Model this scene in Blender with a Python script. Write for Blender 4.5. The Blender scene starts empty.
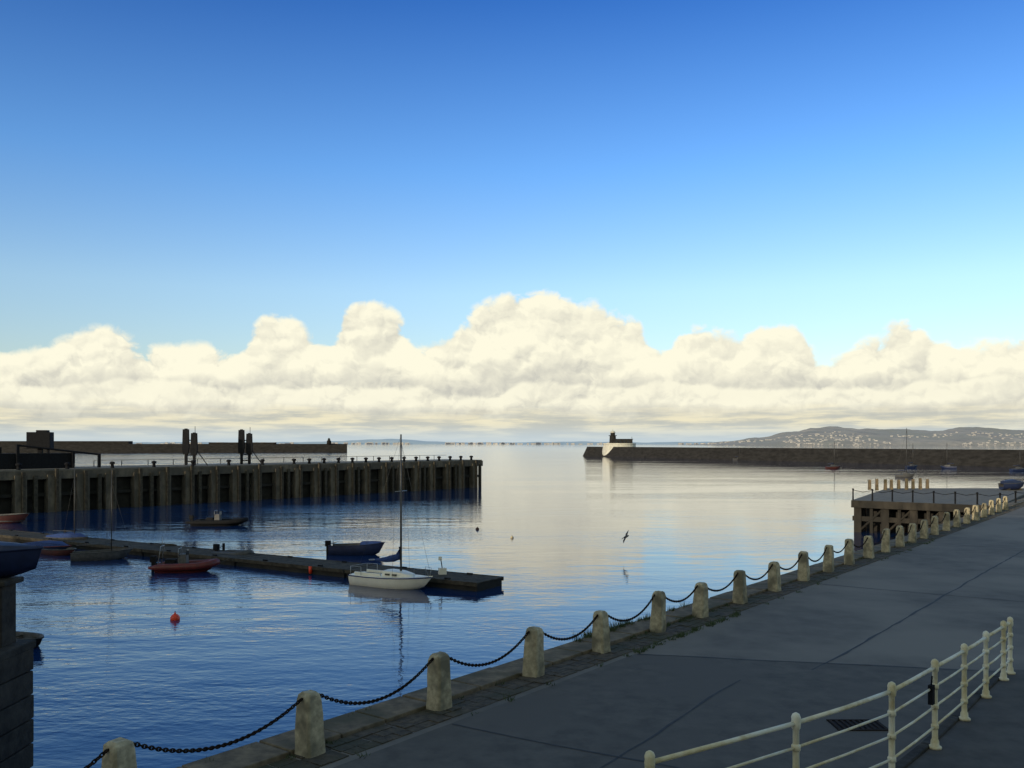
import bpy, math, random
from mathutils import Vector, Matrix
random.seed(7)
scene = bpy.context.scene
R = math.radians

# ------------------------------------------------------------------ helpers
def principled(name):
    m = bpy.data.materials.new(name); m.use_nodes = True
    nt = m.node_tree; b = nt.nodes["Principled BSDF"]
    return m, nt, b

def mat(name, c1, c2=None, scale=3.0, rough=0.8, bump=0.3, dist=0.02, metal=0.0, stretch=(1,1,1), c3=None, scale2=None, spec=0.5, haze=None):
    m, nt, b = principled(name)
    c2 = c2 or tuple(x*0.7 for x in c1)
    g = nt.nodes.new("ShaderNodeNewGeometry")
    mp = nt.nodes.new("ShaderNodeMapping"); mp.inputs["Scale"].default_value = stretch
    nt.links.new(g.outputs["Position"], mp.inputs["Vector"])
    n = nt.nodes.new("ShaderNodeTexNoise"); n.inputs["Scale"].default_value = scale
    n.inputs["Detail"].default_value = 8; n.inputs["Roughness"].default_value = 0.62
    nt.links.new(mp.outputs[0], n.inputs["Vector"])
    r = nt.nodes.new("ShaderNodeValToRGB")
    r.color_ramp.elements[0].position = 0.35; r.color_ramp.elements[1].position = 0.65
    r.color_ramp.elements[0].color = (*c2, 1); r.color_ramp.elements[1].color = (*c1, 1)
    nt.links.new(n.outputs["Fac"], r.inputs["Fac"])
    out = r.outputs["Color"]
    if c3:
        n2 = nt.nodes.new("ShaderNodeTexNoise"); n2.inputs["Scale"].default_value = scale2 or scale*0.1
        n2.inputs["Detail"].default_value = 5
        nt.links.new(g.outputs["Position"], n2.inputs["Vector"])
        r2 = nt.nodes.new("ShaderNodeValToRGB")
        r2.color_ramp.elements[0].position = 0.45; r2.color_ramp.elements[1].position = 0.62
        nt.links.new(n2.outputs["Fac"], r2.inputs["Fac"])
        mx = nt.nodes.new("ShaderNodeMix"); mx.data_type = 'RGBA'
        nt.links.new(r2.outputs["Color"], mx.inputs["Factor"])
        nt.links.new(out, mx.inputs["A"]); mx.inputs["B"].default_value = (*c3, 1)
        out = mx.outputs["Result"]
    nt.links.new(out, b.inputs["Base Color"])
    b.inputs["Roughness"].default_value = rough; b.inputs["Metallic"].default_value = metal
    b.inputs["Specular IOR Level"].default_value = spec
    if haze:   # glow in the material stands in for aerial in-scatter over several kilometres
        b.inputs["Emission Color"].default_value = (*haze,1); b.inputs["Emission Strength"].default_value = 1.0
    if bump > 0:
        bp = nt.nodes.new("ShaderNodeBump"); bp.inputs["Strength"].default_value = bump
        bp.inputs["Distance"].default_value = dist
        nt.links.new(n.outputs["Fac"], bp.inputs["Height"]); nt.links.new(bp.outputs[0], b.inputs["Normal"])
    return m

class MB:
    def __init__(s): s.v=[]; s.f=[]; s.m=[]; s.mats=[]; s.sm=[]
    def mi(s, m):
        if m not in s.mats: s.mats.append(m)
        return s.mats.index(m)
    def add(s, vs, fs, m, smooth=False):
        o=len(s.v); s.v += [tuple(v) for v in vs]; k=s.mi(m)
        for f in fs: s.f.append([i+o for i in f]); s.m.append(k); s.sm.append(smooth)
    def box(s, c, size, m, rz=0, taper=1.0):
        cx,cy,cz=c; a,b,h=size[0]/2,size[1]/2,size[2]/2
        vs=[]
        for z,t in ((-h,1),(h,taper)):
            for x,y in ((-a,-b),(a,-b),(a,b),(-a,b)):
                x*=t;y*=t
                vs.append((cx+x*math.cos(rz)-y*math.sin(rz), cy+x*math.sin(rz)+y*math.cos(rz), cz+z))
        s.add(vs,[(3,2,1,0),(4,5,6,7),(0,1,5,4),(1,2,6,5),(2,3,7,6),(3,0,4,7)],m)
    def prism(s, poly, z0, z1, m):
        n=len(poly)
        a=sum(poly[i][0]*poly[(i+1)%n][1]-poly[(i+1)%n][0]*poly[i][1] for i in range(n))
        if a<0: poly=poly[::-1]
        vs=[(x,y,z0) for x,y in poly]+[(x,y,z1) for x,y in poly]
        fs=[tuple(range(n))[::-1], tuple(range(n,2*n))]+[(i,(i+1)%n,(i+1)%n+n,i+n) for i in range(n)]
        s.add(vs,fs,m)
    def tube(s, pts, r, m, seg=8, smooth=True, cap=True):
        pts=[Vector(p) for p in pts]; n=len(pts)
        rs = r if isinstance(r,(list,tuple)) else [r]*n
        vs=[];fs=[]
        for i,p in enumerate(pts):
            t=(pts[min(i+1,n-1)]-pts[max(i-1,0)]).normalized()
            up=Vector((0,0,1)) if abs(t.z)<0.95 else Vector((1,0,0))
            a=t.cross(up).normalized(); b=t.cross(a)
            for k in range(seg):
                q=2*math.pi*k/seg
                vs.append(p+(a*math.cos(q)+b*math.sin(q))*rs[i])
        for i in range(n-1):
            for k in range(seg):
                k2=(k+1)%seg
                fs.append((i*seg+k,i*seg+k2,(i+1)*seg+k2,(i+1)*seg+k))
        if cap: fs += [tuple(range(seg))[::-1], tuple(range((n-1)*seg,n*seg))]
        s.add(vs,fs,m,smooth)
    def lathe(s,c,prof,m,seg=16,smooth=True):
        vs=[];fs=[];n=len(prof)
        for r,z in prof:
            for k in range(seg):
                q=2*math.pi*k/seg; vs.append((c[0]+r*math.cos(q),c[1]+r*math.sin(q),c[2]+z))
        for i in range(n-1):
            for k in range(seg):
                k2=(k+1)%seg; fs.append((i*seg+k,i*seg+k2,(i+1)*seg+k2,(i+1)*seg+k))
        fs += [tuple(range(seg))[::-1], tuple(range((n-1)*seg,n*seg))]
        s.add(vs,fs,m,smooth)
    def obj(s, name, bevel=0, parent=None):
        me=bpy.data.meshes.new(name); me.from_pydata(s.v,[],s.f); 
        for m in s.mats: me.materials.append(m)
        me.polygons.foreach_set("material_index", s.m); me.polygons.foreach_set("use_smooth", s.sm)
        me.update()
        o=bpy.data.objects.new(name, me); scene.collection.objects.link(o)
        if bevel:
            bv=o.modifiers.new("bevel",'BEVEL'); bv.width=bevel; bv.segments=2; bv.limit_method='ANGLE'; bv.angle_limit=R(35)
        return o

# ------------------------------------------------------------------ materials
asphalt = mat("asphalt",(0.165,0.147,0.127),(0.115,0.104,0.09),scale=1.2,rough=0.85,bump=0.45,dist=0.012,c3=(0.205,0.183,0.155),scale2=0.22,spec=.3)
asphalt_dark = mat("asphalt_patch",(0.12,0.108,0.094),(0.078,0.071,0.063),scale=2.4,rough=0.85,bump=0.45,dist=0.012,c3=(0.10,0.09,0.08),scale2=0.4,spec=.3)
tar = mat("bitumen_seam",(0.04,0.038,0.036),(0.025,0.024,0.023),scale=8,rough=0.7,spec=.3)
pave = mat("footpath_concrete",(0.10,0.092,0.084),(0.068,0.063,0.058),scale=2.5,rough=0.9,spec=.3)
coping = mat("coping_stone",(0.22,0.165,0.10),(0.085,0.064,0.04),scale=3.5,rough=0.9,bump=0.6,dist=0.03,c3=(0.075,0.063,0.033),scale2=1.1)
dirt = mat("gritty_setts",(0.115,0.088,0.058),(0.04,0.031,0.022),scale=6,rough=0.95,bump=0.8,dist=0.03,c3=(0.05,0.046,0.023),scale2=0.9)
granite = mat("granite",(0.56,0.475,0.31),(0.29,0.245,0.16),scale=8,rough=0.85,bump=0.5,dist=0.015,c3=(0.19,0.165,0.11),scale2=2.2,spec=.3)
quaywall = mat("quay_wall_stone",(0.16,0.14,0.11),(0.05,0.05,0.04),scale=1.5,rough=0.9,bump=0.8,dist=0.06)
darkstone = mat("wet_dark_stone",(0.05,0.043,0.034),(0.014,0.013,0.011),scale=2.2,rough=0.85,bump=0.8,dist=0.06,spec=.3)
iron = mat("rusty_iron",(0.03,0.018,0.012),(0.010,0.008,0.007),scale=20,rough=0.85,bump=0.2,dist=0.003,spec=.15)
cream = mat("cream_paint",(0.78,0.68,0.43),(0.60,0.48,0.25),scale=6,rough=0.55,bump=0.15,dist=0.004,c3=(0.82,0.76,0.58),scale2=1.5,spec=.4)
conc = mat("weathered_concrete",(0.155,0.128,0.092),(0.06,0.051,0.04),scale=1.2,rough=0.9,bump=0.5,dist=0.04,stretch=(1,1,0.5),c3=(0.07,0.06,0.046),scale2=0.35)
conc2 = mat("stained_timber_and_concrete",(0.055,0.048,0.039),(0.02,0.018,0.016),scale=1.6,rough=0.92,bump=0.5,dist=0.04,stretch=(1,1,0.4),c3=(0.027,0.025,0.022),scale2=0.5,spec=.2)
conc_pale = mat("pale_concrete",(0.42,0.39,0.30),(0.25,0.23,0.18),scale=2,rough=0.9)
deck_m = mat("platform_deck",(0.16,0.145,0.12),(0.10,0.09,0.075),scale=1.5,rough=0.9)
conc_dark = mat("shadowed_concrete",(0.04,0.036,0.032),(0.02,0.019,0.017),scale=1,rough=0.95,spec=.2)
timber = mat("weathered_timber",(0.075,0.063,0.046),(0.03,0.026,0.02),scale=3,rough=0.9,bump=0.4,stretch=(1,1,1),spec=.25)
black = mat("black_steel",(0.012,0.013,0.016),(0.007,0.007,0.009),scale=5,rough=0.8,spec=.15)
rubber = mat("black_rubber",(0.012,0.012,0.014),(0.008,0.008,0.009),scale=5,rough=0.8,spec=.15)
white = mat("white_gelcoat",(0.84,0.79,0.67),(0.74,0.69,0.58),scale=2,rough=0.35,bump=0)
bluep = mat("navy_paint",(0.012,0.022,0.07),(0.008,0.014,0.045),scale=3,rough=0.5,bump=0)
bluec = mat("blue_canvas",(0.02,0.055,0.20),(0.012,0.03,0.11),scale=8,rough=0.85,bump=0.5,dist=0.02)
redp = mat("red_paint",(0.15,0.018,0.013),(0.08,0.012,0.01),scale=3,rough=0.5,bump=0)
redd = mat("faded_red_paint",(0.07,0.015,0.013),(0.045,0.012,0.01),scale=3,rough=0.6,bump=0)
orange = mat("orange_buoy_plastic",(0.85,0.07,0.015),(0.7,0.05,0.012),scale=6,rough=0.45,bump=0)
grey = mat("grey_hypalon",(0.08,0.08,0.082),(0.04,0.04,0.043),scale=4,rough=0.6,bump=0)
alu = mat("aluminium_spar",(0.45,0.45,0.45),(0.3,0.3,0.3),scale=4,rough=0.4,metal=0.5,bump=0)
spar_dark = mat("dark_spar",(0.06,0.055,0.05),(0.035,0.035,0.033),scale=4,rough=0.5,bump=0)
glass = mat("dark_glass",(0.02,0.025,0.03),(0.015,0.02,0.02),scale=1,rough=0.1,bump=0)
brickm = mat("painted_render",(0.45,0.38,0.3),(0.34,0.29,0.23),scale=1,rough=0.9)
leaf = mat("weed_leaf",(0.06,0.09,0.03),(0.03,0.05,0.02),scale=10,rough=0.8,bump=0)

# ------------------------------------------------------------------ quay frame
O=(-3.18,14.18); D=(0.605,0.796); N=(0.796,-0.605)
def Q(s,t): return (O[0]+s*D[0]+t*N[0], O[1]+s*D[1]+t*N[1])
QZ=2.6; qa=math.atan2(D[1],D[0])

b=MB(); b.prism([(-260,-22),Q(-45,-0.9),Q(102.5,-0.9),(330,96),(330,-200),(-260,-200)],-3,QZ,asphalt)
quay=b.obj("quay")
# older darker tarmac with a ragged cut edge
edge=[Q(9,0.75)]; p0=Vector(Q(9,.75)); p1=Vector((12,18.9))
for k in range(1,24):
    p=p0.lerp(p1,k/24); edge.append((p.x+random.uniform(-.05,.05),p.y+random.uniform(-.05,.05)))
b=MB(); b.prism(edge+[(12,18.9),(60,10),(60,-12),Q(-28,0.75)],QZ-0.02,QZ+0.004,asphalt_dark); b.obj("tarmac_patch")
# bitumen repair seams
b=MB()
def seam(p,q,w=.035,z=.006):
    p=Vector(p);q=Vector(q); n=max(2,int((q-p).length/.5)); d=(q-p).normalized(); nn=Vector((-d.y,d.x)); c=[]
    off=0
    for i in range(n+1):
        off+=random.uniform(-.03,.03); off*=.9; a=p.lerp(q,i/n)+nn*off; c.append((a,w*random.uniform(.5,1.1)))
    vs=[]
    for a,ww in c: vs+= [(a.x-nn.x*ww,a.y-nn.y*ww,QZ+z),(a.x+nn.x*ww,a.y+nn.y*ww,QZ+z)]
    b.add(vs,[(2*i,2*i+1,2*i+3,2*i+2) for i in range(n)],tar)
seam(Q(9,.8),(12,18.9),.04,.008); seam(Q(-2,4.2),Q(8.3,3.6),.03,.008); seam(Q(10,4.5),Q(60,5.2),.04,.005); seam(Q(22,.8),Q(22.6,12),.035,.006); seam(Q(38,.8),Q(38.5,14),.04,.006)
seam(Q(2.5,.8),Q(3.1,6.0),.03,.0095)
b.obj("bitumen_seams")
b=MB(); s=-30
while s<101:
    l=random.uniform(0.9,1.5); t0=-0.93-random.uniform(0,0.02)
    c=Q(s+l/2,(t0-0.1)/2-0.05); 
    b.box((c[0],c[1],QZ+0.02+random.uniform(0,0.02)-0.2),(l-0.03,abs(t0)-0.12,0.5),coping,rz=qa)
    s+=l
b.obj("coping_stones",bevel=0.02)
b=MB(); s=-30
while s<101:
    l=random.uniform(0.22,0.42); 
    for k in range(3):
        c=Q(s+l/2+random.uniform(-.03,.03),-0.02+k*0.24)
        b.box((c[0],c[1],QZ-0.05+random.uniform(-0.01,0.012)),(l-0.02,0.225,0.13),dirt,rz=qa+random.uniform(-.04,.04))
    s+=l
b.obj("sett_strip")
b=MB()
for r_ in range(6):
    s=-30+random.random()
    z=QZ-0.28-r_*0.5
    while s<68:
        l=random.uniform(0.9,1.5); c=Q(s+l/2,-0.93)
        b.box((c[0],c[1],z-0.24),(l-0.03,0.10+random.uniform(0,0.03),0.47),quaywall,rz=qa); s+=l
b.obj("quay_wall")

# stone bollards
ss=[-6.3,-3.15,0.0,3.03,6.0,8.72,11.5,14.0,16.8,19.6,22.4,25.1,27.7,30.4,33.0,35.5,37.8,40.2,42.6,45.4,48.2,51.0,53.8,56.6,59.4,62.2,65.0]
tops=[]
for s in ss:
    c=Q(s,0); b=MB(); rz=qa+random.uniform(-.12,.12); h=1.03+random.uniform(-0.06,0.05)
    w=0.37+random.uniform(-.025,.025)
    prof=[(1.0,0),(0.98,0.15),(0.93,0.4),(0.87,0.65),(0.80,h-0.12),(0.70,h-0.04),(0.45,h)]
    vs=[];fs=[]
    lx,ly=random.uniform(-.04,.04),random.uniform(-.04,.04)
    for k,z in prof:
        for x,y in ((-1,-.8),(-.8,-1),(.8,-1),(1,-.8),(1,.8),(.8,1),(-.8,1),(-1,.8)):
            X=x*k*w/2+random.uniform(-.011,.011); Y=y*k*w/2+random.uniform(-.011,.011)
            vs.append((c[0]+X*math.cos(rz)-Y*math.sin(rz)+lx*z, c[1]+X*math.sin(rz)+Y*math.cos(rz)+ly*z, QZ-0.02+z+random.uniform(-.012,.012)*(z>.1)))
    n=len(prof)
    for i in range(n-1):
        for k in range(8): fs.append((i*8+k,i*8+(k+1)%8,(i+1)*8+(k+1)%8,(i+1)*8+k))
    fs.append(tuple(range((n-1)*8,n*8))); fs.append(tuple(range(8))[::-1])
    b.add(vs,fs,granite)
    ztop=QZ+h-0.09
    for sg in (-1,1):
        p=Q(s+sg*0.15,0); p2=Q(s+sg*0.2,0)
        b.tube([(p[0],p[1],ztop),(p2[0],p2[1],ztop-0.02)],0.018,iron,6)
    b.obj("stone_bollard",bevel=0.008)
    tops.append((s,ztop))
b=MB()
def link(p,t,flip,near):
    t=t.normalized(); up=Vector((0,0,1)); a=t.cross(up).normalized(); c=a.cross(t)
    if flip: a=c
    ns=10 if near else 6; vs=[];fs=[];sg=5 if near else 4; nrm=t.cross(a)
    for i in range(ns):
        q=2*math.pi*i/ns; cx,cy=math.cos(q)*0.042,math.sin(q)*0.023
        cen=p+t*cx+a*cy; rad=(t*math.cos(q)+a*math.sin(q))
        for k in range(sg):
            w=2*math.pi*k/sg; vs.append(cen+(rad*math.cos(w)+nrm*math.sin(w))*0.0115)
    for i in range(ns):
        for k in range(sg):
            fs.append((i*sg+k,((i+1)%ns)*sg+k,((i+1)%ns)*sg+(k+1)%sg,i*sg+(k+1)%sg))
    b.add(vs,fs,iron,True)
for (s0,z0),(s1,z1) in zip(tops[:-1],tops[1:]):
    a0,a1=s0+0.19,s1-0.19; L=a1-a0; sag=0.36+random.uniform(-.08,.08); n=int(L*1.1/0.056)
    def cp(k):
        k=min(max(k,0),1); c=Q(a0+L*k,0); return Vector((c[0],c[1],z0+(z1-z0)*k-0.02-sag*4*k*(1-k)))
    for i in range(n+1):
        k=i/n; link(cp(k),cp(k+.02)-cp(k-.02),i%2,s0<25)
b.obj("chain")
b=MB()
for i in range(230):
    s=random.choice([random.uniform(-5,40),random.uniform(9,15)]); t=random.choice([-0.12,0.72,-0.88])+random.uniform(-.04,.04)
    big_=9<s<15 and t<-.5
    n=random.randint(6,14)*(2 if big_ else 1); c=Q(s,t); hh=random.uniform(0.05,0.16)*(2.2 if big_ else 1)
    for k in range(n):
        a=random.uniform(0,6.28); r=random.uniform(.02,.1)*(1.8 if big_ else 1); 
        x,y=c[0]+random.uniform(-.08,.08),c[1]+random.uniform(-.08,.08); w=0.012
        b.add([(x-w,y,QZ-.02),(x+w,y,QZ-.02),(x+r*math.cos(a),y+r*math.sin(a),QZ+hh*random.uniform(.5,1))],[(0,1,2)],leaf)
b.obj("weeds")

# drain grate
b=MB(); c=(6.0,15.6)
for k in range(9): b.box((c[0]-0.4+k*0.1,c[1],QZ+0.012),(0.05,0.5,0.02),iron,rz=0)
b.box((c[0],c[1]-0.27,QZ+0.011),(0.9,0.05,0.024),iron); b.box((c[0],c[1]+0.27,QZ+0.011),(0.9,0.05,0.024),iron)
b.prism([(c[0]-.45,c[1]-.27),(c[0]+.45,c[1]-.27),(c[0]+.45,c[1]+.27),(c[0]-.45,c[1]+.27)],QZ,QZ+0.0065,black)
b.obj("drain_grate")

# ------------------------------------------------------------------ footpath + railing
rail=[(1.5,9.8,1.46),(3.55,11.25,1.44),(5.33,12.63,1.46),(6.64,14.13,1.42),(7.83,15.58,1.34),(8.93,16.96,1.27),(9.94,18.2,1.22),(10.35,18.7,1.2)]
b=MB(); b.prism([(-0.75,8.5),(1.35,9.95),(3.4,11.4),(5.2,12.78),(10.45,19.1),(10.9,19.0),(60,3),(60,-22),(-20,-22)],QZ-0.02,QZ+0.11,pave); b.obj("footpath",bevel=0.015)
b=MB()
for i in range(len(rail)-1):
    (x0,y0,_),(x1,y1,_)=rail[i],rail[i+1]; a=math.atan2(y1-y0,x1-x0); l=math.hypot(x1-x0,y1-y0)
    b.box(((x0+x1)/2-0.14*math.sin(a)*1,(y0+y1)/2+0.14*math.cos(a),QZ+0.07),(l-0.01,0.16,0.16),darkstone,rz=a)
b.obj("kerb",bevel=0.02)
b=MB()
for x,y,h in rail:
    z=QZ+0.11; H=h-0.11
    b.lathe((x,y,z),[(0.10,0),(0.10,0.03),(0.065,0.05),(0.06,0.12),(0.045,0.15),(0.04,H-0.12),(0.055,H-0.1),(0.06,H-0.04),(0.055,H),(0.06,H+0.03),(0.045,H+0.07),(0.015,H+0.09)],cream,14)
    for fr in (0.26,0.5,0.74):
        b.lathe((x,y,z+H*fr-0.045),[(0.042,0),(0.058,0.02),(0.058,0.07),(0.042,0.09)],cream,12)
for i in range(len(rail)-1):
    (x0,y0,h0),(x1,y1,h1)=rail[i],rail[i+1]; z=QZ+0.11
    for fr,r in ((0.26,.018),(0.5,.018),(0.74,.018),(0.97,.03)):
        p0=Vector((x0,y0,z+(h0-.11)*fr)); p1=Vector((x1,y1,z+(h1-.11)*fr)); mid=(p0+p1)/2-Vector((0,0,random.uniform(0,.018)))
        b.tube([p0,mid,p1],r,cream,8)
x,y=6.5,13.95
b.box((x,y,QZ+1.0),(0.10,0.07,0.30),black,rz=0.8); b.tube([(x,y,QZ+1.15),(x+.03,y+.04,QZ+1.28)],0.012,black,6)
b.obj("cream_railing")

# ------------------------------------------------------------------ platform at far end of quay
A=(28.6,75.8); B=(37.4,69.1); C=(40.0,96.0); B2=(56,96)
PZ=2.68
b=MB(); b.prism([A,B,B2,C],PZ-0.55,PZ,deck_m)
fa=math.atan2(B[1]-A[1],B[0]-A[0]); fl=math.hypot(B[0]-A[0],B[1]-A[1])
def PF(k,off): return (A[0]+(B[0]-A[0])*k-math.sin(fa)*off, A[1]+(B[1]-A[1])*k+math.cos(fa)*off)
for k in (0.04,0.24,0.44,0.64,0.84):
    for off in (0.45,4,8):
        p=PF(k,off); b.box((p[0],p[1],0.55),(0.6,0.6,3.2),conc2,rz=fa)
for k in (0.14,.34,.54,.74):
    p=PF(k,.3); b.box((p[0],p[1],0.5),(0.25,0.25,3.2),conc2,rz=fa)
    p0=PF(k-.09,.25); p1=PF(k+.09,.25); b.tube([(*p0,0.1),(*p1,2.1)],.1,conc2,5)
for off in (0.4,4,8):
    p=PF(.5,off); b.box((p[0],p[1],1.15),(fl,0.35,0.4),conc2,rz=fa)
p=PF(0.5,-0.06); b.box((p[0],p[1],PZ-0.3),(fl,0.14,0.6),conc2,rz=fa)
sa=math.atan2(C[1]-A[1],C[0]-A[0]); sl=math.hypot(C[0]-A[0],C[1]-A[1])
for k in range(7):
    t=(k+.5)/7; x,y=A[0]+(C[0]-A[0])*t+.6,A[1]+(C[1]-A[1])*t
    b.box((x,y,0.55),(0.6,0.6,3.2),conc2,rz=sa)
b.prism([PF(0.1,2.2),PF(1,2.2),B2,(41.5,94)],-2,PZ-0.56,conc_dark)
b.obj("landing_platform")
b=MB()
for k in range(9):
    x=36.6+k*0.85+random.uniform(-.08,.08); y=92+k*0.25
    b.box((x,y,PZ+0.55),(0.28,0.28,1.1+random.uniform(-.15,.15)),coping,taper=0.8)
b.obj("stone_post_fence")
b=MB()
pts=[]
for k in range(8):
    p=PF(k/7,0.4+0); pts.append((p[0],p[1]))
for k in range(1,9): pts.append((B[0]+ (62-B[0])*k/8.0, B[1]+(95-B[1])*k/8.0))
for x,y in pts: b.lathe((x,y,PZ-0.05),[(0.09,0),(0.07,0.1),(0.06,0.9),(0.09,0.95),(0.08,1.03)],black,8)
for (x0,y0),(x1,y1) in zip(pts[:-1],pts[1:]):
    b.tube([(x0,y0,PZ+.85),((x0+x1)/2,(y0+y1)/2,PZ+.7),(x1,y1,PZ+.85)],0.025,black,5)
b.obj("black_post_and_chain_railing")

# ------------------------------------------------------------------ sea
m,nt,bs=principled("sea_water")
bs.inputs["Base Color"].default_value=(0.003,0.026,0.10,1); bs.inputs["Roughness"].default_value=0.03; bs.inputs["IOR"].default_value=1.66
g=nt.nodes.new("ShaderNodeNewGeometry")
def wn(scale,stretch,detail=3,rot=0.0):
    mp=nt.nodes.new("ShaderNodeMapping"); mp.inputs["Scale"].default_value=stretch; mp.inputs["Rotation"].default_value=(0,0,rot)
    nt.links.new(g.outputs["Position"],mp.inputs["Vector"])
    n=nt.nodes.new("ShaderNodeTexNoise"); n.inputs["Scale"].default_value=scale; n.inputs["Detail"].default_value=detail
    nt.links.new(mp.outputs[0],n.inputs["Vector"]); return n.outputs["Fac"]
def mm(op,a,c):
    n=nt.nodes.new("ShaderNodeMath"); n.operation=op
    for i,x in enumerate((a,c)):
        if isinstance(x,(int,float)): n.inputs[i].default_value=x
        else: nt.links.new(x,n.inputs[i])
    return n.outputs[0]
def mr(v,a,c,d,e):
    n=nt.nodes.new("ShaderNodeMapRange"); n.interpolation_type='SMOOTHSTEP'; nt.links.new(v,n.inputs["Value"])
    for i,x in enumerate((a,c,d,e)): n.inputs[i+1].default_value=x
    return n.outputs[0]
small=wn(1.9,(1,1.7,1),3,0.3); big=wn(0.22,(1,2.0,1),2,-0.2); patch=wn(0.03,(0.4,1.8,1),3,0.15)
pm=mr(patch,.42,.60,.25,1.0)
sx=nt.nodes.new("ShaderNodeSeparateXYZ"); nt.links.new(g.outputs["Position"],sx.inputs[0])
# breeze is stronger on the western side of the basin, the eastern side lies calm
side=mr(mm('ADD',sx.outputs[0],mm('MULTIPLY',patch,40.0)),-8,24,2.3,.45)
hsum=mm('ADD',mm('MULTIPLY',mm('MULTIPLY',mm('MULTIPLY',small,pm),side),0.034),mm('MULTIPLY',mm('MULTIPLY',big,mr(side,.38,2.1,.38,1.2)),0.075))
bp=nt.nodes.new("ShaderNodeBump"); bp.inputs["Strength"].default_value=1.0; bp.inputs["Distance"].default_value=1.0
nt.links.new(hsum,bp.inputs["Height"]); nt.links.new(bp.outputs[0],bs.inputs["Normal"])
sea_m=m
b=MB(); b.add([(-30000,-300,0),(30000,-300,0),(30000,30000,0),(-30000,30000,0)],[(0,1,2,3)],sea_m); b.obj("sea_water")

# ------------------------------------------------------------------ large jetty on left
JA=(-53.3,93.75); JB=(-4.9,153.1); jl=math.hypot(JB[0]-JA[0],JB[1]-JA[1]); jd=((JB[0]-JA[0])/jl,(JB[1]-JA[1])/jl); jn=(-jd[1],jd[0]); ja=math.atan2(jd[1],jd[0])
def J(s,t): return (JA[0]+jd[0]*s+jn[0]*t, JA[1]+jd[1]*s+jn[1]*t)
JZ=4.65
b=MB()
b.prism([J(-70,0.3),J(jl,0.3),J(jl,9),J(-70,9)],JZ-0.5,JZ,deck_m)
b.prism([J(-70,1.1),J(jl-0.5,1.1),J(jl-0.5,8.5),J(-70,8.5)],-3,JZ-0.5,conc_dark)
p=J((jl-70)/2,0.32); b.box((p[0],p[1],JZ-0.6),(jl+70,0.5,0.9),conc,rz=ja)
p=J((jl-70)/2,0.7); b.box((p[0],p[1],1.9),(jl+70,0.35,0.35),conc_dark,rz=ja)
s=-68; k=0
while s<jl:
    w=random.choice([1.0,1.2,1.4]); p=J(s,0.3)
    b.box((p[0],p[1],1.0+random.uniform(0,.1)),(w,0.9,6.0),conc,rz=ja)
    p=J(s+.2,-0.25); b.box((p[0],p[1],2.1),(0.32,0.3,4.8+random.uniform(-.3,.5)),timber,rz=ja)
    if k%2==1:
        p=J(s+1.7+random.uniform(-.3,.3),0.1); b.box((p[0],p[1],1.0),(0.4,0.4,6.0),timber,rz=ja)
    s+=3.3+random.uniform(-.3,.3); k+=1
jet=b.obj("harbour_jetty")
b=MB(); s=2
while s<jl-0.5:
    p=J(s,0.5); b.lathe((p[0],p[1],JZ-.01),[(0.25,0),(0.2,0.1),(0.18,0.4),(0.32,0.48),(0.3,0.65),(0.08,0.75)],black,8)
    s+=2.6 if s>35 else 5.1
b.obj("mooring_bollards")
b=MB(); s=14
while s<jl:
    p=J(s,8.6); b.tube([(p[0],p[1],JZ-.01),(p[0],p[1],JZ+.75)],0.05,black,5); s+=3.5
p0,p1=J(14,8.6),J(jl,8.6); b.tube([(*p0,JZ+.72),(*p1,JZ+.72)],0.03,black,5)
b.obj("jetty_guard_rail")
b=MB()
p=J(2,5); b.box((p[0],p[1],JZ+0.85),(14,3.0,1.7),black,rz=ja); 
p=J(-1,6); b.box((p[0],p[1],JZ+2.0),(6,2.4,0.8),black,rz=ja)
for s,h in ((-2,2.4),(3,2.7),(9,1.9),(12,1.6)):
    p=J(s,3.2); b.box((p[0],p[1],JZ+h/2),(0.3,0.3,h),black,rz=ja)
b.tube([(*J(3,3.2),JZ+2.6),(*J(12,3.2),JZ+1.5)],0.12,black,6)
b.obj("linkspan_ramp",bevel=0.03)
b=MB(); x,y=-54.3,103.6
b.box((x,y,JZ+3.15),(2.5,1.6,1.9),black,rz=0.2); b.box((x,y,JZ+1.1),(0.5,0.5,2.2),black,rz=0.2); b.box((x+0.8,y+.2,JZ+1.1),(0.25,0.25,2.2),black)
b.box((x+0.4,y-.2,JZ+4.2),(1.2,1.0,0.25),black,rz=0.2)
b.obj("winch_cabin",bevel=0.05)
for s in (24.2,32.4):
    b=MB(); p=J(s,4.0); 
    for o in (-0.55,0.5):
        x=p[0]+o; h=4.7 if o<0 else 4.2
        b.box((x,p[1],JZ+h/2),(0.32,0.35,h),black)
        b.box((x+0.05,p[1]-.2,JZ+h*0.72),(0.9,0.3,h*0.52),black,taper=0.85)
        b.box((x+0.02,p[1]-.2,JZ+h*0.38),(0.7,0.25,h*0.16),black,taper=1.25)
    for z in (0.5,1.3,3.2): b.box((p[0],p[1],JZ+z),(1.4,0.16,0.14),black)
    b.tube([(p[0]+.6,p[1],JZ+4.2),(p[0]+.6,p[1],JZ+5.0)],0.04,black,5)
    b.tube([(p[0]+2.2,p[1],JZ),(p[0]+.6,p[1],JZ+2.2)],0.07,black,5)
    b.obj("ramp_hoist_frame",bevel=0.04)

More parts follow.
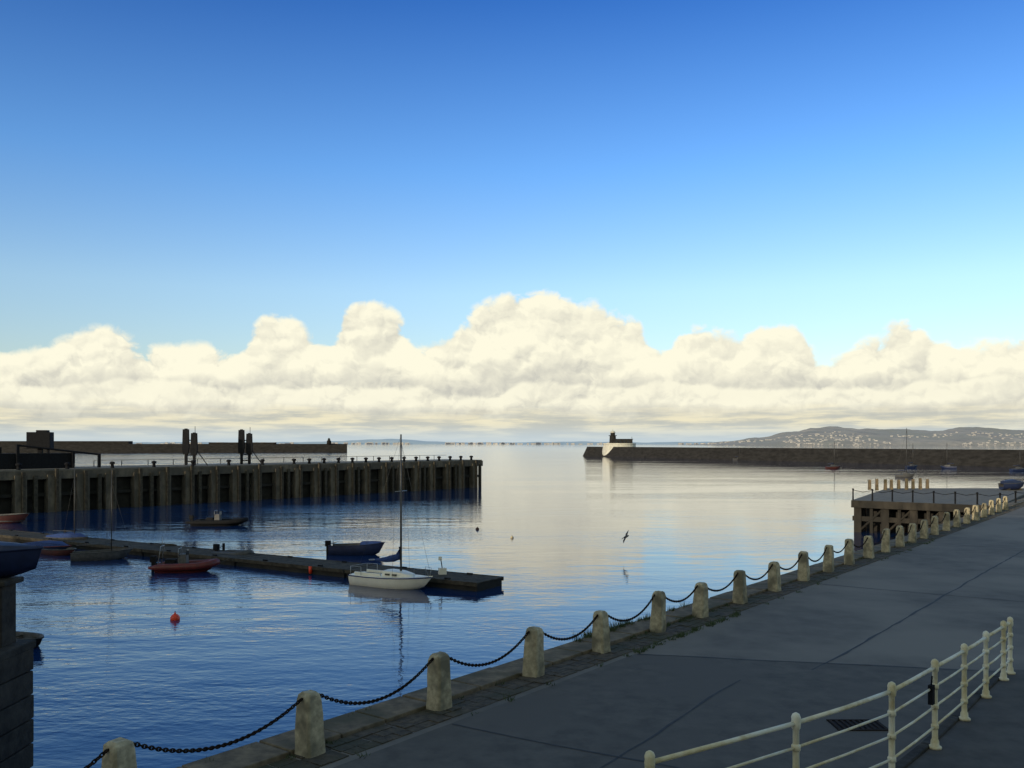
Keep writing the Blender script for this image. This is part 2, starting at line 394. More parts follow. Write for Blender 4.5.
# ------------------------------------------------------------------ boats
def xf(pos,rz,heel=0):
    ca,sa_=math.cos(rz),math.sin(rz)
    def T(p):
        x,y,z=p; return (pos[0]+x*ca-y*sa_, pos[1]+x*sa_+y*ca, pos[2]+z)
    return T
def hull(b,T,L,B,zs0,zs1,zf,mo,mi_,deck=None,stripe=None,rake=0.9):
    NS=14; secs=[]
    for i in range(NS+1):
        s=i/NS
        hb=B/2*((0.78+0.22*math.sin(math.pi/2*min(s/.45,1))) if s<.45 else max(1-((s-.45)/.55)**2.4,0.025))
        zs=zs0+(zs1-zs0)*s**2; zk=-0.22+ (max(0,(s-.6)/.4)**2)*0.35
        xk=lambda z:( s*L - max(0,s-.5)*2*(1-rake)*L*(1-(z-zk)/(zs-zk)) )-L/2
        zi=min(zf,zs-.03) if deck is None else zs+0.04
        ti=min(0.06,hb*.5)
        half=[(0,zk),(hb*.55,zk+.08),(hb*.88,zk+.26*(zs-zk)+.05),(hb*.97,zk+.7*(zs-zk)),(hb,zs),(hb-ti,zs+.0),(hb-ti-.01 if hb>.1 else hb*.4,zi),(0,zi+(0.04 if deck else 0))]
        ring=[(xk(z),y,z) for y,z in half]+[(xk(z),-y,z) for y,z in half[-2:0:-1]]
        secs.append([T(p) for p in ring])
    n=len(secs[0]); vs=[p for r in secs for p in r]
    outer=[];inner=[]
    for i in range(NS):
        for k in range(n):
            k2=(k+1)%n; f=(i*n+k,(i+1)*n+k,(i+1)*n+k2,i*n+k2)
            kk=min(k,n-1-k)
            (outer if kk<4 else inner).append(f)
    b.add(vs,outer,mo,True); b.add(vs,inner,deck or mi_,False)
    b.add(vs,[tuple(range(n))[::-1], tuple(range(NS*n,NS*n+n))],mo)
    b.tube([secs[i][4] for i in range(NS+1)],0.03,stripe or mi_,5); b.tube([secs[i][n-4] for i in range(NS+1)],0.03,stripe or mi_,5)
def outboard(b,T,x,m=rubber):
    for (c,s) in (((x-.12,0,.72),(.34,.26,.38)),((x-.16,0,.3),(.14,.12,.6)),((x-.05,0,.45),(.2,.24,.1))):
        p=T(c); b.box(p,s,m,rz=RZ)
    b.tube([T((x,0,.7)),T((x+.45,0.05,.78))],0.025,m,6)
RZ=math.atan2(-0.50,0.865)
def loft(b,T,rings,m,smooth=False):
    n=len(rings[0]); vs=[T(p) for r in rings for p in r]; fs=[]
    for i in range(len(rings)-1):
        for k in range(n): fs.append((i*n+k,(i+1)*n+k,(i+1)*n+(k+1)%n,i*n+(k+1)%n))
    fs += [tuple(range(n))[::-1],tuple(range((len(rings)-1)*n,len(rings)*n))]
    b.add(vs,fs,m,smooth)
def cs(x,w,z0,z1): return [(x,-w,z0),(x,-w*.8,z1),(x,0,z1+.03),(x,w*.8,z1),(x,w,z0)]
b=MB(); T=xf((-6.2,47.0,0),RZ)
hull(b,T,4.9,1.75,.50,.66,0,white,white,deck=white,stripe=bluec)
loft(b,T,[cs(-.35,.56,.5,.86),cs(.5,.52,.5,.84),cs(1.15,.36,.55,.74),cs(1.35,.25,.6,.66)],white)
for sg in (-1,1): 
    for xx in (0.0,.45): b.box(T((xx,sg*.51,.7)),(.28,.06,.09),glass,rz=RZ)
b.box(T((-1.3,0,.565)),(1.5,.8,.03),grey,rz=RZ); 
for sg in (-1,1): b.box(T((-1.3,sg*.5,.62)),(1.7,.08,.16),white,rz=RZ)
mx=0.5; b.tube([T((mx,0,.8)),T((mx,0,4)),T((mx,0,7.95))],[.055,.05,.04],spar_dark,8)
b.tube([T((mx-.05,0,1.45)),T((mx-2.1,0,1.3))],.04,alu,6)
b.tube([T((mx-.08,0,2.1)),T((mx-.15,0,1.6)),T((mx-.5,0,1.48)),T((mx-1.0,0,1.38)),T((mx-1.7,0,1.32))],[.06,.2,.19,.14,.05],bluec,8)
b.tube([T((mx,-.5,5.0)),T((mx,.5,5.0))],.02,alu,5)
for p,q in (((2.4,0,.7),(mx,0,7.6)),((-2.4,0,.6),(mx,0,7.9)),((mx,.75,.6),(mx,.5,5)),((mx,.5,5),(mx,0,7.8)),((mx,-.75,.6),(mx,-.5,5)),((mx,-.5,5),(mx,0,7.8))):
    b.tube([T(p),T(q)],.006,spar_dark,4)
for xx in (-2.3,-1.6): 
    for sg in (-1,1): b.tube([T((xx,sg*.68,.55)),T((xx,sg*.68,1.0))],.014,alu,5)
b.tube([T((-2.3,-.68,1)),T((-1.6,-.68,1))],.012,alu,5); b.tube([T((-2.3,.68,1)),T((-1.6,.68,1))],.012,alu,5); b.tube([T((-2.3,-.68,1)),T((-2.3,.68,1))],.012,alu,5)
b.tube([T((2.3,-.05,.7)),T((2.25,-.25,1.1)),T((1.7,-.5,1.1)),T((1.7,-.5,.65))],.013,alu,5); b.tube([T((2.3,.05,.7)),T((2.25,.25,1.1)),T((1.7,.5,1.1)),T((1.7,.5,.65))],.013,alu,5)
b.box(T((-2.5,0,.25)),(.06,.25,.7),white,rz=RZ)
b.obj("sailing_yacht")
RZ=R(-4)
b=MB(); T=xf((-10.4,60.6,0),RZ); hull(b,T,3.7,1.5,.62,.82,.3,bluep,grey,stripe=bluep)
for xx in (-.9,.1): b.box(T((xx,0,.5)),(.25,1.2,.05),timber,rz=RZ)
loft(b,T,[cs(.3,.60,.68,.85),cs(1.2,.40,.74,.88),cs(1.6,.15,.8,.86)],bluec)
outboard(b,T,-1.9); b.tube([T((-1.8,.5,.6)),T((-1.8,.5,1.25))],.02,alu,5)
b.obj("motorboat")
def rib(name,pos,rz,L,tubem,console=True,mast=False,hullm=grey):
    global RZ
    RZ=rz; b=MB(); T=xf(pos,rz); W=L*.19
    pts=[(-L/2,W,.32),(-L*.1,W,.34),(L*.2,W*.95,.38),(L*.36,W*.6,.46),(L*.44,0,.54)]
    pts=pts+[(x,-y,z) for x,y,z in pts[-2::-1]]
    sm=[]
    for i in range(len(pts)-1):
        for k in range(3):
            t=k/3; sm.append(T(tuple(pts[i][j]*(1-t)+pts[i+1][j]*t for j in range(3))))
    sm.append(T(pts[-1])); rr=[.21]*len(sm); rr[0]=rr[-1]=.08; rr[1]=rr[-2]=.19
    b.tube(sm,rr,tubem,10)
    hull(b,T,L*.88,W*1.7,.28,.42,.22,hullm,grey)
    if console:
        b.box(T((-.2,0,.65)),(.5,.6,.75),grey,rz=rz,taper=.85); b.box(T((.03,0,1.12)),(.04,.5,.3),glass,rz=rz)
        b.box(T((-.9,0,.5)),(.6,.45,.45),rubber,rz=rz); b.tube([T((-.4,.3,.9)),T((-.4,.3,1.35)),T((-.4,-.3,1.35)),T((-.4,-.3,.9))],.02,alu,5)
    for k in (-.2,.1,.25): b.tube([T((L*k,W+.2,.36)),T((L*k+.15,W+.23,.30)),T((L*k+.3,W+.2,.36))],.014,rubber,4)
    outboard(b,T,-L*.46)
    if mast:
        b.tube([T((-L*.40,.3,.4)),T((-L*.36,.3,1.5)),T((-L*.36,-.3,1.5)),T((-L*.40,-.3,.4))],.03,alu,6); b.tube([T((-L*.36,0,1.5)),T((-L*.36,0,2.0))],.015,alu,5)
    b.obj(name)
rib("inflatable_boat",(-19.0,52.6,0),R(3),3.9,redp,True,True,redp)
rib("inflatable_boat",(-26.6,82.0,0),R(-3),5.5,rubber,True,False,rubber)
rib("inflatable_boat",(-17.9,57.9,0),R(-30),3.2,grey,False,False)
def dinghy(name,pos,rz,L,B,mo,mi_,mast=0,cover=None,h=.5):
    global RZ
    RZ=rz; b=MB(); T=xf(pos,rz); hull(b,T,L,B,h,h*1.25,.15,mo,mi_)
    for k in (-.22,.08): b.box(T((L*k,0,h*.75)),(.22,B*.85,.04),timber,rz=rz)
    if cover: loft(b,T,[cs(-L*.47,B*.38,h*.95,h+.12),cs(-L*.1,B*.48,h,h+.32),cs(L*.2,B*.4,h*1.05,h+.3),cs(L*.44,B*.08,h*1.15,h*1.25)],cover)
    if mast:
        b.tube([T((L*.15,0,.2)),T((L*.15,0,mast))],[.035,.022],spar_dark,6)
        b.tube([T((L*.14,0,1.0)),T((-L*.42,0,.95))],.03,spar_dark,5)
        for q in ((L*.48,0,h*1.2),(L*.05,B*.47,h),(L*.05,-B*.47,h)): b.tube([T((L*.15,0,mast*.85)),T(q)],.006,spar_dark,4)
    b.obj(name)
dinghy("sailing_dinghy",(-26.4,58.0,0),R(20),3.6,1.4,grey,grey,5.8,None)
dinghy("sailing_dinghy",(-32.8,66.6,0),R(-25),4.0,1.4,grey,grey,6.0,bluec)
dinghy("rowing_boat",(-32.0,62.0,0),R(-20),4.2,1.5,bluep,redp,0,bluec,.4)
dinghy("rowing_boat",(-30.4,60.6,0),R(-30),3.2,1.4,redd,grey,0,None,.35)
dinghy("rowing_boat",(-24.5,62.5,0),R(-28),3.4,1.3,grey,timber,0,None,.4)
dinghy("rowing_boat",(-48.0,84.5,0),R(10),5.0,1.8,redd,grey,0,None,.7)
dinghy("rowing_boat",(-18.2,33.2,0),R(-25),2.6,1.2,black,grey,0,None,.35)
def yacht(pos,rz,L,mo,mast,dk=white):
    b=MB(); T=xf(pos,rz); hull(b,T,L,L*.3,.6,.85,0,mo,dk,deck=dk)
    loft(b,T,[cs(-L*.12,L*.1,.7,1.15),cs(L*.1,L*.09,.7,1.1),cs(L*.25,L*.05,.8,.95)],dk)
    b.tube([T((L*.08,0,1)),T((L*.08,0,mast))],[.07,.05],spar_dark,6); b.tube([T((L*.06,0,1.6)),T((-L*.35,0,1.5))],[.12,.07],bluep,6)
    for q in ((L*.48,0,.9),(-L*.48,0,.7),(L*.05,L*.15,.7),(L*.05,-L*.15,.7)): b.tube([T((L*.08,0,mast*.96)),T(q)],.012,spar_dark,4)
    b.obj("moored_yacht")
yacht((93.5,262,0),R(10),4.6,redd,8.0,grey); yacht((85.6,196,0),R(-15),4,grey,10.8,grey); yacht((120,270,0),R(20),4.2,bluep,7.4,grey)
yacht((127,262,0),R(150),4.4,bluep,7.6,grey); yacht((100,397,0),R(0),5,grey,5.5,grey); yacht((134,238,0),R(15),5,bluep,5.5,grey)
RZ=R(5); b=MB(); T=xf((51.5,92.5,QZ+.3),RZ); hull(b,T,2.6,1.2,.45,.6,.1,bluep,grey); loft(b,T,[cs(-1.1,.45,.42,.7),cs(0,.55,.45,.85),cs(1.0,.2,.55,.62)],bluep)
for xx in (-.7,.6): b.box(T((xx,0,-.18)),(.15,1.0,.26),timber,rz=RZ)
b.obj("covered_dinghy")

# pontoon
b=MB(); pd=Vector((-0.845,0.535)); pn=Vector((0.535,0.845)); P0=Vector((-1.75,45.3)); pa=math.atan2(pd.y,pd.x)
L=72; s=0
while s<L:
    l=8.9; c=P0+pd*(s+4.45)+pn*1.2
    b.box((c.x,c.y,0.13),(l-.1,2.3,0.5),conc_dark,rz=pa)
    for k in range(36):
        c=P0+pd*(s+.13+k*.2465)+pn*1.2; b.box((c.x,c.y,0.42+random.uniform(0,.006)),(0.225,2.42,0.06),timber,rz=pa)
    for t in (0.0,2.4):
        c=P0+pd*(s+4.45)+pn*t; b.box((c.x,c.y,0.37),(l,0.12,0.2),timber,rz=pa)
    for t in (.2,2.2):
        for q in (2,6.5):
            c=P0+pd*(s+q)+pn*t; b.box((c.x,c.y,0.50),(.35,.08,.08),black,rz=pa)
    s+=9
for s in (22,40):
    c=P0+pd*s+pn*2.55; b.tube([(c.x,c.y,-2),(c.x,c.y,.9)],.09,black,8)
c=P0+pd*11.5-pn*.08; b.tube([(c.x,c.y,.45),(c.x,c.y,.05)],[.11,.09],orange,8)
b.obj("floating_pontoon")
b=MB(); c=P0+pd*3.3+pn*1.5; b.box((c.x,c.y,.62),(.4,.3,.35),white,rz=.3); b.tube([(c.x,c.y,.7),(c.x-.1,c.y,1.35)],.03,black,5); b.box((c.x-.12,c.y,1.3),(.18,.1,.2),white)
b.obj("pontoon_service_post",bevel=.01)
# mooring lines
b=MB()
def line(p,q,sag=.12):
    p=Vector(p);q=Vector(q); b.tube([p.lerp(q,k/6)-Vector((0,0,sag*4*(k/6)*(1-k/6))) for k in range(7)],.014,timber,4)
c=P0+pd*1.8+pn*.2; line((-4.1,45.95,.66),(c.x,c.y,.54)); c=P0+pd*8.8+pn*.2; line((-8.3,48.15,.5),(c.x,c.y,.54))
c=P0+pd*18.5+pn*.2; line((-17.3,52.8,.5),(c.x,c.y,.54)); c=P0+pd*22.5+pn*.2; line((-20.8,52.6,.4),(c.x,c.y,.54))
b.obj("mooring_lines")
def buoy(x,y,r,m,name="mooring_buoy"):
    b=MB(); prof=[(r*.15,-r*.8)]+[(r*math.cos(R(a)),r*.25+r*math.sin(R(a))) for a in range(-60,80,14)]+[(r*.2,r*1.3),(r*.2,r*1.5),(r*.05,r*1.55)]
    b.lathe((x,y,0),prof,m,14); q=[(x+r*.18*math.cos(a/8*6.28),y,r*1.6+r*.18*math.sin(a/8*6.28)) for a in range(9)]; b.tube(q,r*.05,iron,5); b.obj(name)
buoy(-14.3,38.2,.2,orange); buoy(-3.0,78,.15,iron); buoy(0,71,.13,granite); buoy(-1.2,48.9,.1,iron)
b=MB(); c=Vector((7.6,60,1.25)); f=Vector((.25,-.2,.15)).normalized(); w=Vector((.38,.1,.92)).normalized()
gm=mat("gull_plumage",(0.10,0.10,0.11),(0.05,0.05,0.06),scale=10,rough=.8,bump=0); 
b.tube([c-f*.24,c-f*.18,c-f*.05,c+f*.08,c+f*.16,c+f*.2,c+f*.26],[.02,.045,.075,.07,.045,.045,.008],gm,8)
u=f.cross(w)
for sg in (-1,1):
    q=[c+f*.08,c+f*.10+w*sg*.22+u*.07,c+f*.02+w*sg*.48+u*.02,c-f*.10+w*sg*.25+u*.05,c-f*.08]
    th=u*.012; vs=[p+th for p in q]+[p-th for p in q]
    b.add(vs,[(0,1,2,3,4),(9,8,7,6,5)]+[(i,i+5,(i+1)%5+5,(i+1)%5) for i in range(5)],gm)
b.add([c-f*.2,c-f*.36+w*.06,c-f*.36-w*.06],[(0,1,2)],gm)
b.obj("seagull")

# pillar bottom left
b=MB()
z=-1.5
while z<2.7:
    h=.55; x=-16.5
    while x<-11:
        l=min(random.uniform(.8,1.3), -10.85-x); 
        if l<.3: break
        b.box((x+l/2,19.2,z+h/2),(l-.02,2.5+random.uniform(-.04,.04),h-.02),darkstone); x+=l
    z+=h
b.box((-13.6,19.2,0.4),(5.3,2.3,4.4),darkstone)
b.box((-13.85,19.2,2.93),(6.0,2.7,.18),darkstone)
b.obj("stone_mooring_pier",bevel=.03)
b=MB(); b.box((-11.95,20,3.7),(1.55,.6,1.4),darkstone); b.box((-11.95,20,4.42),(1.8,.8,.12),darkstone); b.obj("stone_gate_pillar",bevel=.03)
RZ=R(0); b=MB(); T=xf((-12.85,20.2,4.55),RZ); hull(b,T,4.6,1.5,.5,.6,.2,bluep,bluep,rake=.97); loft(b,T,[cs(-2,.5,.48,.6),cs(0,.6,.5,.78),cs(1.6,.35,.55,.68),cs(2.15,.1,.58,.62)],bluep); 
for xx in (-1,1): b.box(T((xx,0,-.1)),(.15,1.0,.3),timber)
b.obj("covered_dinghy")

# ------------------------------------------------------------------ piers
pier_m=mat("breakwater_granite",(0.036,0.034,0.033),(0.018,0.017,0.0165),scale=.35,rough=.95,bump=.6,dist=.3,stretch=(1,1,3),spec=.1)
pier_top=mat("breakwater_deck",(0.10,0.088,0.07),(0.07,0.06,0.05),scale=.2,rough=.95)
lit=mat("whitewashed_stone",(0.62,0.6,0.52),(0.45,0.43,0.37),scale=.8,rough=.9)
def breakwater(name,a,bb,wt,z,par):
    b=MB(); a=Vector(a);bb=Vector(bb); d=(bb-a).normalized(); n=Vector((-d.y,d.x)); L=(bb-a).length; k=int(L/12)
    def ring(s):
        c=a+d*s; j=random.uniform(-.3,.3)
        return [(c.x-n.x*(wt/2+3+j),c.y-n.y*(wt/2+3+j),-2),(c.x-n.x*(wt/2+1.2),c.y-n.y*(wt/2+1.2),z*.45+random.uniform(-.2,.2)),(c.x-n.x*wt/2,c.y-n.y*wt/2,z),(c.x-n.x*(wt/2-1),c.y-n.y*(wt/2-1),z+.02),
                (c.x+n.x*(wt/2-1.5),c.y+n.y*(wt/2-1.5),z+.02),(c.x+n.x*(wt/2-1.5),c.y+n.y*(wt/2-1.5),z+par),(c.x+n.x*wt/2,c.y+n.y*wt/2,z+par),(c.x+n.x*(wt/2+4),c.y+n.y*(wt/2+4),-2)]
    rs=[ring(L*i/k) for i in range(k+1)]; vs=[p for r in rs for p in r]
    fs=[];ft=[]
    for i in range(k):
        for q in range(7):
            f=(i*8+q,i*8+q+1,(i+1)*8+q+1,(i+1)*8+q); (ft if q==3 else fs).append(f)
    fs += [tuple(range(8)),tuple(range(k*8,k*8+8))[::-1]]
    b.add(vs,fs,pier_m); b.add(vs,ft,pier_top); return b
b=breakwater("e",(250,96),(48,523),10,4.9,0.5); b.obj("east_breakwater")
b=breakwater("w",(-620,640),(-132,720),10,6.0,0.8)
b.prism([(-420,690),(-300,704),(-300,712),(-420,708)],5,9.0,pier_m); b.prism([(-240,712),(-190,720),(-190,726),(-240,718)],5,8.0,pier_m)
b.obj("west_breakwater")
b=MB(); b.lathe((-146,718,5.8),[(2,0),(1.6,3.5),(1.9,3.6),(1.0,3.8),(1.0,5),(0.1,5.8)],pier_m,12); b.obj("harbour_beacon")
b=MB(); cx,cy=60,503
b.lathe((cx,cy,-1),[(10.2,0),(9.4,5.0),(9.0,7.6),(9.2,7.7),(9.2,8.4),(8.6,8.4),(8.6,7.5),(0.1,7.5)],lit,32,False)
b.box((cx+1.5,cy,8.2),(11,6,2.6),pier_m); b.box((cx+1.5,cy,9.65),(11.6,6.6,.3),pier_m)
for k in range(4): b.box((cx-2+k*2.2,cy-3.02,8.3),(.8,.1,1.1),glass)
lx=cx-3.8
b.lathe((lx,cy-1,6.4),[(2.0,0),(1.7,5.0),(2.3,5.1),(2.3,5.4),(1.3,5.4),(1.3,6.8)],pier_m,16,False)
b.lathe((lx,cy-1,13.2),[(1.5,0),(1.35,.5),(.8,.95),(.15,1.15),(.12,2.0),(.02,2.1)],lit,16)
b.tube([(cx+7,cy,6.5),(cx+7,cy,11)],.12,pier_m,5)
b.obj("lighthouse_battery")
b=MB(); b.lathe((52,518,-2),[(10,0),(8.6,3),(8,6.9),(0.1,6.95)],pier_m,24,False); b.obj("pier_roundhead")

# ------------------------------------------------------------------ distant land
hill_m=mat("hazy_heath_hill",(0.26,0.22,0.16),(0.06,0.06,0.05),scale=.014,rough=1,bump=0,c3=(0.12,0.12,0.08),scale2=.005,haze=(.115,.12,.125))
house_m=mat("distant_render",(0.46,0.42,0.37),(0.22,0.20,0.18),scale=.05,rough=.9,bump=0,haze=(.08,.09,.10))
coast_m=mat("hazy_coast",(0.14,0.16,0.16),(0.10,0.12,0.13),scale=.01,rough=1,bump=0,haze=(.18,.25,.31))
prof=[(640,0),(731,3),(830,14),(965,28),(1080,48),(1180,64),(1240,70),(1350,62),(1450,59),(1530,60),(1630,56),(1745,68),(1860,64),(1990,57),(2150,60),(2400,72),(2700,50),(3000,20),(3300,0)]
def interp(pr,x):
    for (x0,z0),(x1,z1) in zip(pr[:-1],pr[1:]):
        if x0<=x<=x1:
            t=(x-x0)/(x1-x0); t=t*t*(3-2*t); return z0+(z1-z0)*t
    return 0
from mathutils import noise as mn
def hz(x,y):
    base=interp(prof,x*3500/max(y,3000))
    k=(y-3000)/500; k=max(0,min(1,k)); k=k**.7
    return base*k+ (mn.noise(Vector((x*.008,y*.008,0)))*8+mn.noise(Vector((x*.03,y*.03,3)))*4)*min(1,base/25)*k
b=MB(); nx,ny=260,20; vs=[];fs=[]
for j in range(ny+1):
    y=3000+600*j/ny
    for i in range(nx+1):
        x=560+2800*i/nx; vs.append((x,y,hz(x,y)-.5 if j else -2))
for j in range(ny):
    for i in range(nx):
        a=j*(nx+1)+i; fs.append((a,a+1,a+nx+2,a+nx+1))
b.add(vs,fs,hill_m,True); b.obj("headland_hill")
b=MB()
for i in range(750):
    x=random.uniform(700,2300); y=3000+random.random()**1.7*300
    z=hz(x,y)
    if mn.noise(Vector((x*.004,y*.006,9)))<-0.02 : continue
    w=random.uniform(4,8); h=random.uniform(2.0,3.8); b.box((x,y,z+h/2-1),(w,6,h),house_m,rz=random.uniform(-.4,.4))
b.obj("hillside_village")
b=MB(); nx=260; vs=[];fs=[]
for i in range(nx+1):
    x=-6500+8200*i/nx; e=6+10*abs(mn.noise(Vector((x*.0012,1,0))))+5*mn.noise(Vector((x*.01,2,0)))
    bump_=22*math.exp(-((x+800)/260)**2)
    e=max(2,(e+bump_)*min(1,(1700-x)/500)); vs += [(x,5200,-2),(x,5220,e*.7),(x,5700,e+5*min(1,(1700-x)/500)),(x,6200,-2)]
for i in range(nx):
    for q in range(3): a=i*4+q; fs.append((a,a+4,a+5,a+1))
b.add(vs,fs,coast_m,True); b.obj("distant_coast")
b=MB()
for i in range(240):
    x=random.uniform(-3000,1300)
    if mn.noise(Vector((x*.003,4,9)))<-.12: continue
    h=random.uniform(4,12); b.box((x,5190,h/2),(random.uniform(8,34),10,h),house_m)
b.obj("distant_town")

# ------------------------------------------------------------------ unseen terrace added behind the viewpoint to shade the quay
b=MB(); x=-150; 
while x<70:
    w=random.uniform(9,13); h=random.uniform(16.5,19)
    b.box((x+w/2,-36,QZ+h/2),(w-.01,12,h),brickm); b.box((x+w/2,-36,QZ+h+.2),(w-.2,12.4,.4),conc_pale)
    b.box((x+.6,-36,QZ+h+1.3),(.9,3,1.8),brickm)
    for fl_ in range(5):
        for k in range(3):
            xx=x+w*(k+.5)/3; zz=QZ+1.9+fl_*3.3
            b.box((xx,-29.99,zz),(1.1,.06,1.9),glass); b.box((xx,-29.95,zz-1.05),(1.4,.2,.12),conc_pale)
    x+=w
b.obj("shade_terrace")

# ------------------------------------------------------------------ world
SEL=R(9.5)
w=bpy.data.worlds.new("World"); scene.world=w; w.use_nodes=True; nt=w.node_tree
for n in list(nt.nodes): nt.nodes.remove(n)
def node(t,**k):
    n=nt.nodes.new(t)
    for a,v in k.items(): setattr(n,a,v)
    return n
def setin(n,i,x):
    if x is None: return
    if isinstance(x,(int,float,tuple)): n.inputs[i].default_value=x
    else: nt.links.new(x,n.inputs[i])
def M(op,a,b=None,c=None,clamp=False):
    n=node("ShaderNodeMath",operation=op); n.use_clamp=clamp
    for i,x in enumerate((a,b,c)): setin(n,i,x)
    return n.outputs[0]
def MR(v,f0,f1,t0,t1,smooth=True):
    n=node("ShaderNodeMapRange"); n.interpolation_type='SMOOTHSTEP' if smooth else 'LINEAR'
    for i,x in enumerate((v,f0,f1,t0,t1)): setin(n,i,x)
    return n.outputs[0]
def MIX(f,a,b):
    n=node("ShaderNodeMix",data_type='RGBA')
    if isinstance(f,(int,float)): n.inputs["Factor"].default_value=f
    else: nt.links.new(f,n.inputs["Factor"])
    for k,x in (("A",a),("B",b)):
        if isinstance(x,tuple): n.inputs[k].default_value=(*x,1) if len(x)==3 else x
        else: nt.links.new(x,n.inputs[k])
    return n.outputs["Result"]
tc=node("ShaderNodeTexCoord"); sp=node("ShaderNodeSeparateXYZ"); nt.links.new(tc.outputs["Generated"],sp.inputs[0])
X,Y,Z=sp.outputs
az=M('ARCTAN2',X,Y); el=M('DIVIDE',Z,M('MAXIMUM',M('SQRT',M('ADD',M('MULTIPLY',X,X),M('MULTIPLY',Y,Y))),0.001))
sky=node("ShaderNodeTexSky",sky_type='NISHITA'); sky.sun_disc=False; sky.sun_elevation=SEL
sky.sun_rotation=math.atan2(-0.62,-0.78); sky.air_density=1.0; sky.dust_density=0.3; sky.ozone_density=2.0
ramp=node("ShaderNodeValToRGB"); nt.links.new(MR(el,0,3.0,0,1,False),ramp.inputs[0])
cr=ramp.color_ramp
cr.elements[0].position=0.03; cr.elements[0].color=(1.30,1.28,1.42,1)
cr.elements[1].position=1; cr.elements[1].color=(3.0,2.3,1.5,1)
for p_,c_ in ((.056,(1.38,1.44,1.62)),(.10,(0.80,1.22,1.80)),(.165,(0.28,0.68,1.42)),(.21,(0.6,.9,1.5)),(.38,(2.7,2.1,1.45))):
    e_=cr.elements.new(p_); e_.color=(*c_,1)
# the half of the sky around the sunset is warmer
warm=MR(Y,-.35,.1,1,0)
tint=MIX(warm,ramp.outputs[0],(2.6,2.0,1.3))
mul=node("ShaderNodeMix",data_type='RGBA',blend_type='MULTIPLY'); mul.inputs["Factor"].default_value=1
nt.links.new(sky.outputs[0],mul.inputs["A"]); nt.links.new(tint,mul.inputs["B"])
bg1=node("ShaderNodeBackground"); nt.links.new(mul.outputs["Result"],bg1.inputs[0]); bg1.inputs[1].default_value=0.14
# cloud bank: silhouette height against compass bearing
tab=[(-45,.10),(-38,.115),(-33,.09),(-29.6,.083),(-26.7,.102),(-24.6,.112),(-21.9,.101),(-19.7,.1025),(-17.4,.0986),(-16.2,.115),(-14.2,.137),(-11.7,.112),(-10.5,.143),(-9,.1526),(-7.1,.141),(-5.2,.108),(-3.3,.131),(-1.4,.153),(1.15,.165),(3.7,.156),(5.6,.147),(8.1,.13),(9.3,.1075),(11.2,.123),(14.2,.116),(16,.124),(18.3,.1034),(19.5,.087),(20.6,.0967),(22.2,.106),(23.9,.12),(25.4,.103),(27.7,.099),(29,.105),(33,.12),(38,.09),(45,.10)]
fc=node("ShaderNodeFloatCurve"); cv=fc.mapping.curves[0]
pts=[((a+45)/90,e*4) for a,e in tab]
cv.points[0].location=pts[0]; cv.points[1].location=pts[-1]
for p in pts[1:-1]: cv.points.new(*p)
fc.mapping.update()
nt.links.new(MR(az,-math.pi/4,math.pi/4,0,1,False),fc.inputs["Value"])
top=M('SUBTRACT',M('DIVIDE',fc.outputs[0],4.0),.005)
def comb(a,b,c=0.0):
    n=node("ShaderNodeCombineXYZ"); setin(n,0,a); setin(n,1,b); setin(n,2,c); return n.outputs[0]
wnz=node("ShaderNodeTexNoise"); wnz.inputs["Scale"].default_value=38; wnz.inputs["Detail"].default_value=4; wnz.inputs["Roughness"].default_value=.55
wnz.noise_dimensions='2D'
nt.links.new(comb(az,el),wnz.inputs["Vector"])
ws=node("ShaderNodeSeparateColor"); nt.links.new(wnz.outputs["Color"],ws.inputs[0])
def billow(dx,dy,K=19.0,det=2.5,wa=.3,off=0.0,asp=1.25):
    a=M('MULTIPLY_ADD',ws.outputs[0],wa,M('MULTIPLY_ADD',az,K,dx*K+off))
    e=M('MULTIPLY_ADD',ws.outputs[1],wa,M('MULTIPLY_ADD',el,K*asp,dy*K*asp))
    v=node("ShaderNodeTexVoronoi"); v.voronoi_dimensions='2D'; v.feature='F1'; v.inputs["Scale"].default_value=1
    v.inputs["Detail"].default_value=det; v.inputs["Roughness"].default_value=.5; v.inputs["Lacunarity"].default_value=2.2
    v.normalize=True
    nt.links.new(comb(a,e),v.inputs["Vector"]); d=v.outputs["Distance"]
    return M('SUBTRACT',1.0,M('MULTIPLY',d,M('MULTIPLY',d,1.6)))
h0=billow(0,0,24,3.2,.55); h1=billow(-.0035,.006,24,3.2,.55)
g0=billow(0,0,10,1.0,.3,3.3,1.5); g1=billow(-.009,.014,10,1.0,.3,3.3,1.5)
hh=M('ADD',M('MULTIPLY',h0,.55),M('MULTIPLY',g0,.45))
def cloudrow(topv,basev,thick,lo,hi,amp=2.2):
    d=M('ADD',M('DIVIDE',M('SUBTRACT',topv,el),thick),M('MULTIPLY',M('SUBTRACT',hh,.74),amp*2))
    mask=MR(d,-.1,.45,0,1)
    rel=M('DIVIDE',M('SUBTRACT',el,basev),M('SUBTRACT',topv,basev))
    lt=M('MULTIPLY_ADD',M('SUBTRACT',h0,h1),1.9,M('MULTIPLY_ADD',M('SUBTRACT',g0,g1),1.5,MR(rel,0.0,.6,lo,hi)))
    return mask,lt
soft=node("ShaderNodeTexNoise"); soft.noise_dimensions='2D'; soft.inputs["Scale"].default_value=10; soft.inputs["Detail"].default_value=5
nt.links.new(comb(az,M('MULTIPLY',el,2.5)),soft.inputs["Vector"])
sv=M('SUBTRACT',soft.outputs["Fac"],.5)
low1=node("ShaderNodeTexNoise"); low1.noise_dimensions='1D'; low1.inputs["Scale"].default_value=9; low1.inputs["Detail"].default_value=2
nt.links.new(az,low1.inputs["W"])
top2=M('MULTIPLY_ADD',low1.outputs["Fac"],.05,.034)
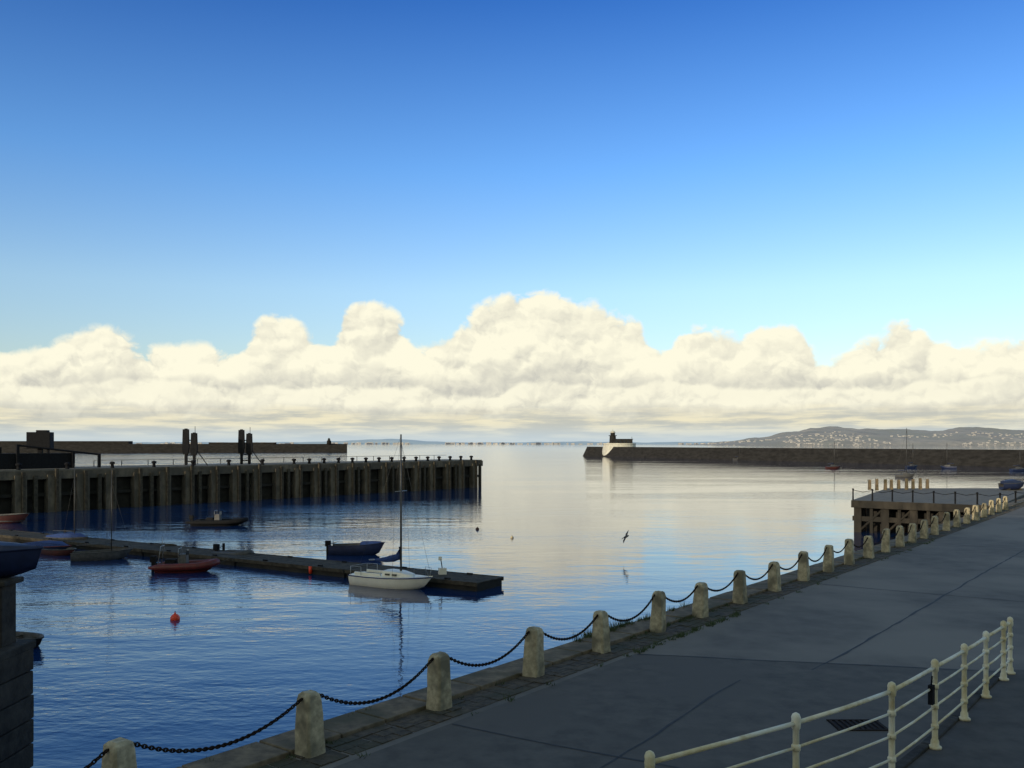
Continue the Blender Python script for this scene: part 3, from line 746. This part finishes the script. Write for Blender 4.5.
m1,l1=cloudrow(top,M('MULTIPLY_ADD',sv,.03,.056),.02,.24,.92,1.9)
m2,l2=cloudrow(top2,M('MULTIPLY_ADD',sv,.02,.030),.010,.30,.98,1.2)
SH=(0.60,0.59,0.52); LT=(1.0,0.96,0.76)
def col(l): return MIX(M('ADD',l,M('MULTIPLY',sv,.7),clamp=True),SH,LT)
c1=col(l1); c2=col(l2)
st=node("ShaderNodeTexNoise"); st.noise_dimensions='2D'; st.inputs["Scale"].default_value=1; st.inputs["Detail"].default_value=6; st.inputs["Roughness"].default_value=.6
nt.links.new(comb(M('MULTIPLY',az,12),M('MULTIPLY',el,120)),st.inputs["Vector"])
scol=MIX(MR(st.outputs["Fac"],.35,.65,0,1),(0.54,0.55,0.49),(0.88,0.81,0.58))
ccol=MIX(M('MULTIPLY',m2,.85),c1,c2)
ccol=MIX(MR(M('ADD',el,M('MULTIPLY',sv,.03)),.022,.045,.95,0),ccol,scol)
ccol=MIX(MR(el,.0,.026,.9,0),ccol,(0.54,0.64,0.70))
bg2=node("ShaderNodeBackground"); nt.links.new(ccol,bg2.inputs[0]); bg2.inputs[1].default_value=1.0
ms=node("ShaderNodeMixShader"); nt.links.new(m1,ms.inputs[0]); nt.links.new(bg1.outputs[0],ms.inputs[1]); nt.links.new(bg2.outputs[0],ms.inputs[2])
wo=node("ShaderNodeOutputWorld"); nt.links.new(ms.outputs[0],wo.inputs[0])

# sun
sd=bpy.data.lights.new("sun",'SUN'); sd.energy=3.0; sd.angle=R(0.5); sd.color=(1.0,0.86,0.64)
so=bpy.data.objects.new("sun",sd); scene.collection.objects.link(so)
dv=Vector((0.62*math.cos(SEL),0.78*math.cos(SEL),-math.sin(SEL)))
so.rotation_euler=dv.to_track_quat('-Z','Y').to_euler(); so.location=(-40,-60,60)

# camera
cd=bpy.data.cameras.new("camera"); cd.sensor_width=36; cd.lens=36*900/1024; cd.clip_end=60000; cd.clip_start=.1
cd.shift_y=59/1024
co=bpy.data.objects.new("camera",cd); scene.collection.objects.link(co); co.location=(0,0,7.5); co.rotation_euler=(R(90),0,0)
scene.camera=co
scene.view_settings.view_transform='Standard'; scene.view_settings.look='None'; scene.view_settings.exposure=0
